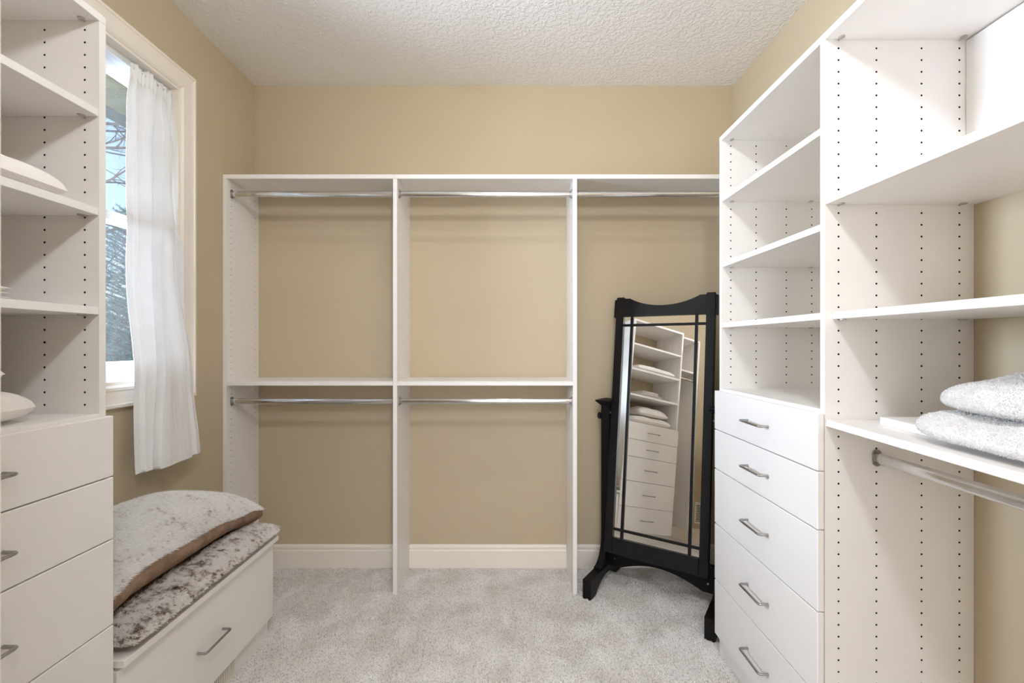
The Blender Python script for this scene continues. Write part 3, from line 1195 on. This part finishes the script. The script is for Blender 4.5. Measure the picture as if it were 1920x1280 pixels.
folded_sheet('folded_sheet', 'wider folded white sheet at the bottom of the pile on the lowest left shelf', -1.44, -1.085, 0.735, 1.004, LSH[2] + 0.0008, 3, 0.010, 1)
folded_sheet('folded_sheet', 'narrower folded white sheet on top of the wider one on the left shelf', -1.43, -1.10, 0.775, 0.980, LSH[2] + 0.0320, 3, 0.010, 2)
c0 = 1.088
cp = tag(cushion_mesh(-1.250, 0.835, c0 + 0.002, 0.178, 0.256, 0.078, seed=21, low=0.40, dome=0.36, flat=0.36, pw=5, rnd=0.25, pinch=0.0).build('bed_pillow', M_LINEN, None, smooth=True, off=(-1.25, 0.835, c0)),
         'white pillow lying flat on the counter above the left drawers, lower of two', 'pillow')
cp.location = (-1.25, 0.835, c0)
cp2 = tag(cushion_mesh(-1.255, 0.82, c0 + 0.084, 0.165, 0.195, 0.108, seed=29, low=0.25, dome=0.5, wob=0.012, rnd=0.15).build('bed_pillow', M_LINEN, None, smooth=True, off=(-1.255, 0.82, c0 + 0.075)),
          'rounded white pillow stacked on the flat pillow above the left drawers', 'pillow')
cp2.location = (-1.255, 0.82, c0 + 0.075)

# ------------------------------------------------------------------ loose board and towels on the right unit
lb = MB().box(0.940, 1.225, 0.60, 1.172, 1.0615, 1.0815, 0.001, fn=tC).build('loose_shelf_board', M_WHITE, None, off=(1.08, 0.9, 1.06))
lb.location = (1.08, 0.9, 1.06)
tag(lb, 'loose white shelf board lying under the white towels at the right', 'board')


def towel(name, label, cx, cy, z0, hx, hy, h, seed, dome, bulge, droop=0.0):
    """folded plump terry towel: rounded box with rolled edges and noise, plus terry loops"""
    t = thing(name, label, 'towel', (cx, cy, z0))
    mb = MB()
    nu, nv = 72, 36
    pts = []
    for i in range(nu):
        a = 2 * math.pi * i / nu
        ca, sa = math.cos(a), math.sin(a)
        p = 0.42
        ox = math.copysign(abs(ca) ** p, ca); oy = math.copysign(abs(sa) ** p, sa)
        for j in range(nv):
            b = -math.pi / 2 + math.pi * j / (nv - 1)
            rr = math.cos(b) ** 0.36 if math.cos(b) > 1e-6 else 0
            zz = math.copysign(abs(math.sin(b)) ** 0.75, math.sin(b))
            x, y = cx + hx * ox * rr, cy + hy * oy * rr
            rad = 1 - min(1, rr)
            top = zz > 0
            dm = (1 - (0.85 * abs(ox * rr)) ** 2.2) * (1 - (0.85 * abs(oy * rr)) ** 2.2)
            z = z0 + h * (0.36 + 0.36 * zz) + (bulge * dm * max(0, zz) if top else 0)
            nn = mnoise.noise(Vector((x * 14 + seed, y * 14, z * 14))) * 0.008 + mnoise.noise(Vector((x * 45, y * 45 + seed, z * 45))) * 0.0025
            z += nn * (1 if top else 0.0)
            x += mnoise.noise(Vector((y * 16 + seed, z * 16, 2))) * 0.010 * rr
            z -= 0.0247 * (RY0 - y) - 0.0247 * (RY0 - cy)
            z -= droop * min(1, max(0, (0.945 - x) / 0.06)) ** 1.3
            pts.append((x, y, z))
    mb.grid(pts, nu, nv, closed_u=True)
    mb.build('towel_body', M_TERRY, t, smooth=True)
    P, N = sample_surface(mb, 70000)
    strands('terry_loops', P, N, 0.0034, 0.0014, np.array([0, 0, -0.1]), M_TERRY, t, jitter=0.55, kink=0.9)
    return t


dzt = -0.0247 * (RY0 - 0.82)
towel('towel', 'lower folded white terry towel, flat on the loose board', 1.045, 0.822, 1.0825 + dzt, 0.170, 0.230, 0.062, 5, 1, 0.002, 0.016)
towel('towel', 'upper plump white terry towel heaped on the flat one', 1.075, 0.818, 1.1305 + dzt, 0.160, 0.212, 0.062, 8, 1, 0.045)

# ------------------------------------------------------------------ curtain and its rod
cr = tag(MB().tube([(-1.487, WY0 + J + 0.001, 2.350), (-1.487, WY1 - J - 0.001, 2.350)], 0.006, 12).build('curtain_rod', M_VINYL, None, smooth=True, off=(-1.487, 1.65, 2.35)),
         'thin white tension rod holding the curtain inside the window opening', 'rod')
cr.location = (-1.487, 1.65, 2.35)


def curtain():
    nu, nv = 220, 130
    ztop, zbot = 2.362, 0.785
    yl = [(0, 1.785), (0.12, 1.760), (0.40, 1.745), (0.70, 1.715), (1, 1.690)]
    yr = [(0, 1.996), (0.10, 1.990), (0.18, 1.972), (0.27, 1.980), (0.36, 1.998), (0.5, 2.010), (0.75, 2.022), (1, 2.040)]
    xb = [(0, -1.485), (0.15, -1.480), (0.45, -1.468), (0.80, -1.410), (1, -1.392)]
    # folds: (position across, start depth, run) - x offset profile built from pleats that fan out downwards
    pts = []
    for i in range(nu):
        s = i / (nu - 1)
        for j in range(nv):
            t = j / (nv - 1)
            # the pleats drift with height
            a, b = lerp_keys(yl, t), lerp_keys(yr, t)
            pL = lerp_keys([(0, 0.10), (0.2, 0.14), (0.6, 0.14), (1, 0.10)], t)
            pA = lerp_keys([(0, 0.60), (0.06, 0.55), (0.16, 0.45), (0.36, 0.40), (0.47, 0.37), (0.75, 0.29), (1, 0.20)], t)
            pB = lerp_keys([(0, 0.66), (0.06, 0.66), (0.21, 0.69), (0.36, 0.57), (0.47, 0.50), (0.75, 0.34), (1, 0.225)], t)
            pC = lerp_keys([(0, 0.72), (0.08, 0.80), (0.16, 0.93), (0.36, 0.86), (0.5, 0.79), (1, 0.77)], t)
            amp = lerp_keys([(0, 0.35), (0.06, 0.6), (0.16, 1.0), (1, 1.0)], t)

            def step(c, wd):
                q = min(1, max(0, (s - c) / wd + 0.5))
                return q * q * (3 - 2 * q)
            x = 0.014 * amp * step(pL, 0.035)                       # narrow strip folded back along the edge
            g = min(1, max(0, (s - pA) / max(0.02, pB - pA)))
            x -= 0.030 * amp * g * g * (1 if s < pB + 0.2 else 1)   # the cloth sinks into a groove
            x += 0.052 * amp * step(pB + 0.012, 0.030)              # and the main pleat stands proud of it
            rdg = min(1, max(0, (s - pB) / max(0.05, pC - pB)))
            x -= 0.016 * amp * rdg ** 1.5
            x -= 0.018 * amp * step(pC, 0.040)
            x += 0.008 * math.exp(-((s - 0.93) / 0.035) ** 2)
            x += 0.0022 * math.sin(s * 17 + 2 * t) + 0.0030 * mnoise.noise(Vector((s * 4, t * 6, 1))) + 0.0011 * mnoise.noise(Vector((s * 20, t * 30, 4))) * (0.2 + t)
            # gathered heading at the very top
            if t < 0.035:
                x += 0.004 * math.sin(s * 70)
            y = a + (b - a) * s
            # overlap of the pleat edges
            y -= 0.010 * amp * math.exp(-((s - pB - 0.03) / 0.03) ** 2)
            y += 0.006 * amp * math.exp(-((s - pC + 0.02) / 0.04) ** 2)
            z = ztop + (zbot - ztop) * t
            z += 0.006 * math.sin(s * 19) * (1 - t) ** 6 + 0.012 * math.exp(-((s - 0.42) / 0.12) ** 2) * (1 - t) ** 8
            if t > 0.985: x += 0.0015
            xx = lerp_keys(xb, t) + x
            q = min(1, max(0, (y - 1.994) / 0.008))
            lim = -1.50 + (XL + 0.026 + 1.50) * q          # past the jamb the cloth lies over the casing
            q = min(1, max(0, (1.22 - z) / 0.10))
            lim = max(lim, -1.50 + (XL + 0.030 + 1.50) * q)  # and over the bottom casing
            xx = max(xx, lim)
            pts.append((xx, y, z))
    m = MB().grid(pts, nu, nv)
    o = m.build('curtain', M_CURTAIN, None, smooth=True, off=(-1.45, 1.87, 2.35))
    o.location = (-1.45, 1.87, 2.35)
    md = o.modifiers.new('thickness', 'SOLIDIFY')
    md.thickness = 0.0012
    # stitched hem band and heading band as separate strips a hair proud of the cloth
    tag(o, 'white pleated curtain panel drawn to the far side of the window', 'curtain')
    for nm, j0, j1 in (('hem', 118, 129), ('heading', 1, 7)):
        sub = []
        for i in range(nu):
            for j in range(j0, j1 + 1):
                p = pts[i * nv + j]
                sub.append((p[0] + 0.0016, p[1], p[2]))
        h = MB().grid(sub, nu, j1 - j0 + 1).build(nm, M_CURTAIN, o, smooth=True)
        h['label'] = 'doubled stitched ' + nm + ' band'
    return o


curtain()

# ------------------------------------------------------------------ cheval mirror
YAW = -0.59039
TAU = 0.14012
cm = thing('cheval_mirror', 'tall black wooden swivel floor mirror standing by the right drawers', 'mirror', (0.7454, 2.3190, 0))
cm.rotation_euler = (0, 0, YAW)
PZ = 0.9
ct_, st_ = math.cos(TAU), math.sin(TAU)


def TF(p):   # frame space -> stand space: tilt back about the pivot
    x, y, z = p
    return (x, y * ct_ + z * st_, PZ + z * ct_ - y * st_)


def cpart(name, mb, mat, parent=None, **k):
    o = mb.build(name, mat, None, **k)
    o.parent = parent or cm
    return o


GX, GZ0, GZ1, SX, FZ0, FZ1 = 0.210, -0.632, 0.520, 0.252, -0.710, 0.622
for s in (-1, 1):
    cpart('stile', MB().box(s * (GX), s * SX, -0.016, 0.018, FZ0, FZ1 + 0.004, 0.0025, fn=TF), M_BLACK)
top = [(-GX, GZ1), (GX, GZ1)]
n = 40
arc = []
for k in range(n + 1):
    x = GX - 2 * GX * k / n
    ax = abs(x)
    z = 0.574 + 0.040 * (ax / 0.172) ** 2.2 if ax < 0.172 else 0.618
    arc.append((x, z))
cpart('top_rail', MB().prism(top + arc, -0.012, 0.016, 'y', fn=TF), M_BLACK)
for s in (-1, 1):
    cpart('rail_end', MB().box(s * SX, s * (SX + 0.012), -0.011, 0.015, GZ1 - 0.004, FZ1 - 0.008, 0.001, fn=TF), M_BLACK)
cpart('bottom_rail', MB().box(-GX, GX, -0.014, 0.016, FZ0, GZ0, 0.002, fn=TF), M_BLACK)
cpart('mirror_glass', MB().box(-GX - 0.004, GX + 0.004, 0.0, 0.004, GZ0 - 0.004, GZ1 + 0.004, 0.0002, fn=TF), M_MIRROR)
cpart('backing_board', MB().box(-GX - 0.004, GX + 0.004, 0.0045, 0.010, GZ0 - 0.004, GZ1 + 0.004, 0.0002, fn=TF), M_BLACK)
for s in (-1, 1):
    cpart('muntin', MB().box(s * 0.158, s * 0.172, -0.009, -0.0005, GZ0, GZ1, 0.002, fn=TF), M_BLACK)
for z in (GZ0 + 0.042, GZ1 - 0.047):
    cpart('muntin', MB().box(-GX, GX, -0.0085, -0.0006, z - 0.006, z + 0.006, 0.002, fn=TF), M_BLACK)
for s in (-1, 1):
    xs = s * 0.284
    cpart('post', MB().box(xs - 0.022, xs + 0.022, -0.020, 0.026, 0.095, 0.940, 0.002), M_BLACK)
    cap = MB()
    r0, r1 = 0.023, 0.046
    A = [(xs + a * r0, 0.003 + b * r0, 0.938) for a, b in ((-1, -1), (1, -1), (1, 1), (-1, 1))]
    B = [(xs + a * r1, 0.003 + b * r1, 0.962) for a, b in ((-1, -1), (1, -1), (1, 1), (-1, 1))]
    C = [(xs + a * r1, 0.003 + b * r1, 0.967) for a, b in ((-1, -1), (1, -1), (1, 1), (-1, 1))]
    tip = (xs, 0.003, 0.978)
    for L0, L1 in ((A, B), (B, C)):
        for k in range(4):
            cap.face([L0[k], L0[(k + 1) % 4], L1[(k + 1) % 4], L1[k]], (Vector(L0[k]) + Vector(L0[(k + 1) % 4])) / 2 - Vector((xs, 0.003, 0.95)))
    for k in range(4): cap.face([C[k], C[(k + 1) % 4], tip], (0, 0, 1))
    cap.face(A, (0, 0, -1))
    cpart('post_cap', cap, M_BLACK)
    # foot: block toe, arched underside
    poly = [(-0.250, 0.001), (-0.205, 0.001)]
    for k in range(13):
        t = k / 12
        poly.append((-0.195 + 0.29 * t, 0.001 + 0.058 * math.sin(math.pi * t) ** 0.7))
    poly += [(0.105, 0.001), (0.145, 0.001), (0.145, 0.070), (0.05, 0.098), (-0.250, 0.098)]
    cpart('foot', MB().prism(poly, xs - 0.022, xs + 0.022, 'x'), M_BLACK)
    # quarter-curve brace in front of and behind the post
    for sgn, y0 in ((-1, -0.0205), (1, 0.0265)):
        ln = 0.105 if sgn < 0 else 0.06
        br = [(y0, 0.0985), (y0 + sgn * ln, 0.0985), (y0 + sgn * ln, 0.112)]
        for k in range(1, 11):
            t = k / 10 * math.pi / 2
            br.append((y0 + sgn * (ln - (ln - 0.006) * math.sin(t)), 0.112 + 0.155 * (1 - math.cos(t))))
        br.append((y0, 0.267))
        cpart('brace', MB().prism(br, xs - 0.017, xs + 0.017, 'x'), M_BLACK)
    # swivel knob on the outside of the post
    kb = MB()
    kb.tube([(xs + s * 0.0225, 0.003, 0.878), (xs + s * 0.030, 0.003, 0.878)], 0.006, 12)
    kb.tube([(xs + s * 0.029, 0.003, 0.878), (xs + s * 0.032, 0.003, 0.878), (xs + s * 0.044, 0.003, 0.878), (xs + s * 0.048, 0.003, 0.878)], [0.011, 0.017, 0.019, 0.013], 6)
    cpart('swivel_knob', kb, M_BLACK)
    cpart('pivot_pin', MB().tube([(s * (SX + 0.0005), 0.003, 0.9), (xs - s * 0.0225, 0.003, 0.9)], 0.008, 14), M_NICKEL)
# arched stretcher between the posts
poly = [(-0.2615, 0.215), (-0.2615, 0.085), (-0.205, 0.085)]
for k in range(1, 24):
    x = -0.205 + 0.41 * k / 24
    poly.append((x, 0.085 + 0.052 * math.cos(math.pi * x / 0.41) ** 0.9))
poly += [(0.205, 0.085), (0.2615, 0.085), (0.2615, 0.215)]
st = cpart('stretcher', MB().prism(poly, -0.012, 0.012, 'y'), M_BLACK)
for s in (-1, 1):
    cpart('bolt', MB().tube([(s * 0.232, -0.0122, 0.128), (s * 0.232, -0.0145, 0.128)], 0.005, 10), M_NICKEL, st)

# ------------------------------------------------------------------ outside the window
ev = thing('roof_eave', 'cream vented soffit and grey fascia of the roof overhang outside the window', 'eave', (-1.95, 2.4, 2.6))
EX0, EX1, EZ = XL - T - 0.03, -2.30, 2.62
y = 1.0
k = 0
while y < 4.2:
    vent = (k % 3 == 0)
    MB().box(EX0, EX1, y + 0.002, y + 0.093, EZ, EZ + 0.012, 0.002).build('soffit_panel', M_SOFFIT_V if vent else M_SOFFIT, ev)
    y += 0.0955
    k += 1
MB().box(EX1 - 0.02, EX1, 0.9, 4.3, EZ - 0.015, EZ + 0.14).build('fascia', M_FASCIA, ev)
gp = [(-2.322, EZ - 0.02), (-2.322, EZ + 0.11), (-2.43, EZ + 0.11), (-2.425, EZ + 0.05), (-2.40, EZ - 0.0), (-2.385, EZ - 0.02)]
MB().prism(gp, 0.9, 4.3, 'y').build('gutter', M_FASCIA, ev)
MB().box(EX0, -2.46, 0.9, 4.3, EZ + 0.145, EZ + 0.18).build('roof_deck', M_FASCIA, ev)

lawn = MB().box(-60, XL - T - 0.5, -20, 70, -0.75, -0.70, 0).build('lawn', M_GRASS, None)
tag(lawn, kind='structure')


def needle_tree(name, label, base, height, radius, seed, nb=150):
    r = np.random.default_rng(seed)
    t = thing(name, label, 'tree', base)
    B = np.array(base)
    MB().tube([tuple(B), tuple(B + [0.03, 0, height * 0.5]), tuple(B + [0, 0.02, height])], [0.05, 0.03, 0.006], 8).build('trunk', M_BARK, t)
    br = MB()
    P, N, L = [], [], []
    for k in range(nb):
        f = (k + r.random()) / nb
        z = height * (0.04 + 0.95 * f)
        a = k * 2.39996 + r.uniform(-0.3, 0.3)
        ln = radius * (1 - f) ** 0.75 * r.uniform(0.75, 1.1) + 0.12
        d = np.array([math.cos(a), math.sin(a), 0.10 + 0.55 * f])
        p0 = B + [0, 0, z]
        pts = [p0]
        for q in range(1, 6):
            e = q / 5
            pts.append(p0 + d * ln * e + np.array([0, 0, -0.22 * ln * e * e * (1 - f)]))
        br.tube([tuple(p) for p in pts], [0.012, 0.010, 0.008, 0.006, 0.004, 0.002], 4, cap=False)
        # side twigs
        tw = []
        for q in range(1, 5):
            for sgn in (-1, 1):
                for rep in range(2):
                    p = pts[q] + (pts[q + 1] - pts[q]) * r.random()
                    sd = np.array([-d[1], d[0], 0]) * sgn + d * 0.8 + r.normal(size=3) * 0.25
                    sd /= np.linalg.norm(sd)
                    tw.append((p, p + sd * ln * 0.36 * (1.1 - q / 6) * r.uniform(.6, 1.1)))
        for q in range(5): tw.append((pts[q], pts[q + 1]))
        for a0_, b0_ in tw:
            m = max(4, int(np.linalg.norm(b0_ - a0_) / 0.006))
            e = r.random((m, 1))
            P.append(a0_ + (b0_ - a0_) * e)
            ax = (b0_ - a0_) / (np.linalg.norm(b0_ - a0_) + 1e-9)
            nn = r.normal(size=(m, 3)); nn += ax * 1.0
            N.append(nn / np.linalg.norm(nn, axis=1, keepdims=True))
    br.build('branches', M_BARK, t)['kind'] = 'stuff'
    P = np.concatenate(P); N = np.concatenate(N)
    strands('needles', P, N, 0.038, 0.0036, np.array([0, 0, 0.05]), M_NEEDLE, t, jitter=0.3, kink=0.3)
    return t


needle_tree('evergreen_tree', 'dark green evergreen tree close outside the window', (-5.05, 6.10, -0.70), 3.75, 1.30, 5, nb=300)
needle_tree('evergreen_tree', 'bluish evergreen tree further back outside the window', (-12.4, 14.4, -0.70), 3.3, 2.4, 9, nb=150)


def bare_tree():
    r = random.Random(4)
    t = thing('bare_tree', 'leafless tree with thin grey branches against the blue sky outside', 'tree', (-9.0, 9.2, -0.7))
    b0 = Vector((-9.0, 9.2, -0.7))
    MB().tube([b0, b0 + Vector((0.1, 0.05, 2.5)), b0 + Vector((0.0, 0.1, 4.6)), b0 + Vector((0.15, 0.2, 7.5))], [0.16, 0.13, 0.10, 0.04], 10).build('trunk', M_BARK, t)
    m = MB()

    def grow(p, d, ln, rad, depth):
        pts, rs = [p], [rad]
        q = p.copy(); dd = d.copy()
        for k in range(5):
            dd = (dd + Vector((r.gauss(0, .10), r.gauss(0, .10), r.gauss(0.01, .08)))).normalized()
            q = q + dd * ln / 5
            pts.append(q.copy()); rs.append(rad * (1 - 0.15 * (k + 1)))
        m.tube(pts, rs, 5, cap=False)
        if depth:
            for k in range(5):
                i = r.randint(1, 5)
                nd = (dd + Vector((r.gauss(0, .55), r.gauss(0, .55), r.gauss(0.0, .5)))).normalized()
                grow(pts[i], nd, ln * r.uniform(.45, .7), rs[i] * 0.6, depth - 1)
    for z, zr, x1, y1, rad in ((5.55, 5.42, 2.2, -0.3, 0.024), (5.30, 4.98, 2.1, 0.2, 0.018), (5.32, 4.30, 1.5, 0.1, 0.012), (4.62, 4.36, 2.3, -0.2, 0.020), (5.48, 5.05, 1.6, 0.3, 0.009)):
        a, b = b0 + Vector((0.05, 0.1, z + 0.7)), b0 + Vector((x1, y1, zr + 0.7))
        pp = [a.lerp(b, q / 8) + Vector((0, r.gauss(0, 0.03), r.gauss(0, 0.022) if 0 < q < 8 else 0)) for q in range(9)]
        m.tube(pp, [rad * (1.15 - 0.08 * q) for q in range(9)], 5, cap=False)
        for q in (4, 6):
            grow(pp[q], Vector((1, r.gauss(0, 0.3), r.gauss(-0.2, 0.4))).normalized(), 0.8, rad * 0.4, 0)
    for k in range(16):
        z = 2.9 + k * 0.28
        a = r.uniform(0, 6.28)
        grow(b0 + Vector((0.05, 0.1, z)), Vector((math.cos(a), math.sin(a), r.uniform(0.0, .5))).normalized(), r.uniform(1.6, 2.8), 0.045, 2)
    m.build('branches', M_BARK, t)['kind'] = 'stuff'


bare_tree()


# ------------------------------------------------------------------ groups of like things
for o in bpy.data.objects:
    if o.parent is None and 'category' in o:
        g = {'bed_pillow': 'white pillows in the left tower', 'folded_sheet': 'folded sheets on the left tower', 'fur_cushion': 'fur cushions on the bench',
             'towel': 'white towels on the loose board', 'evergreen_tree': 'evergreen trees outside the window', 'ceiling_light': 'globe ceiling lights',
             'drawer_tower': 'drawer towers', 'hanging_unit': 'side hanging units'}.get(o.name.split('.')[0])
        if g:
            o['group'] = g
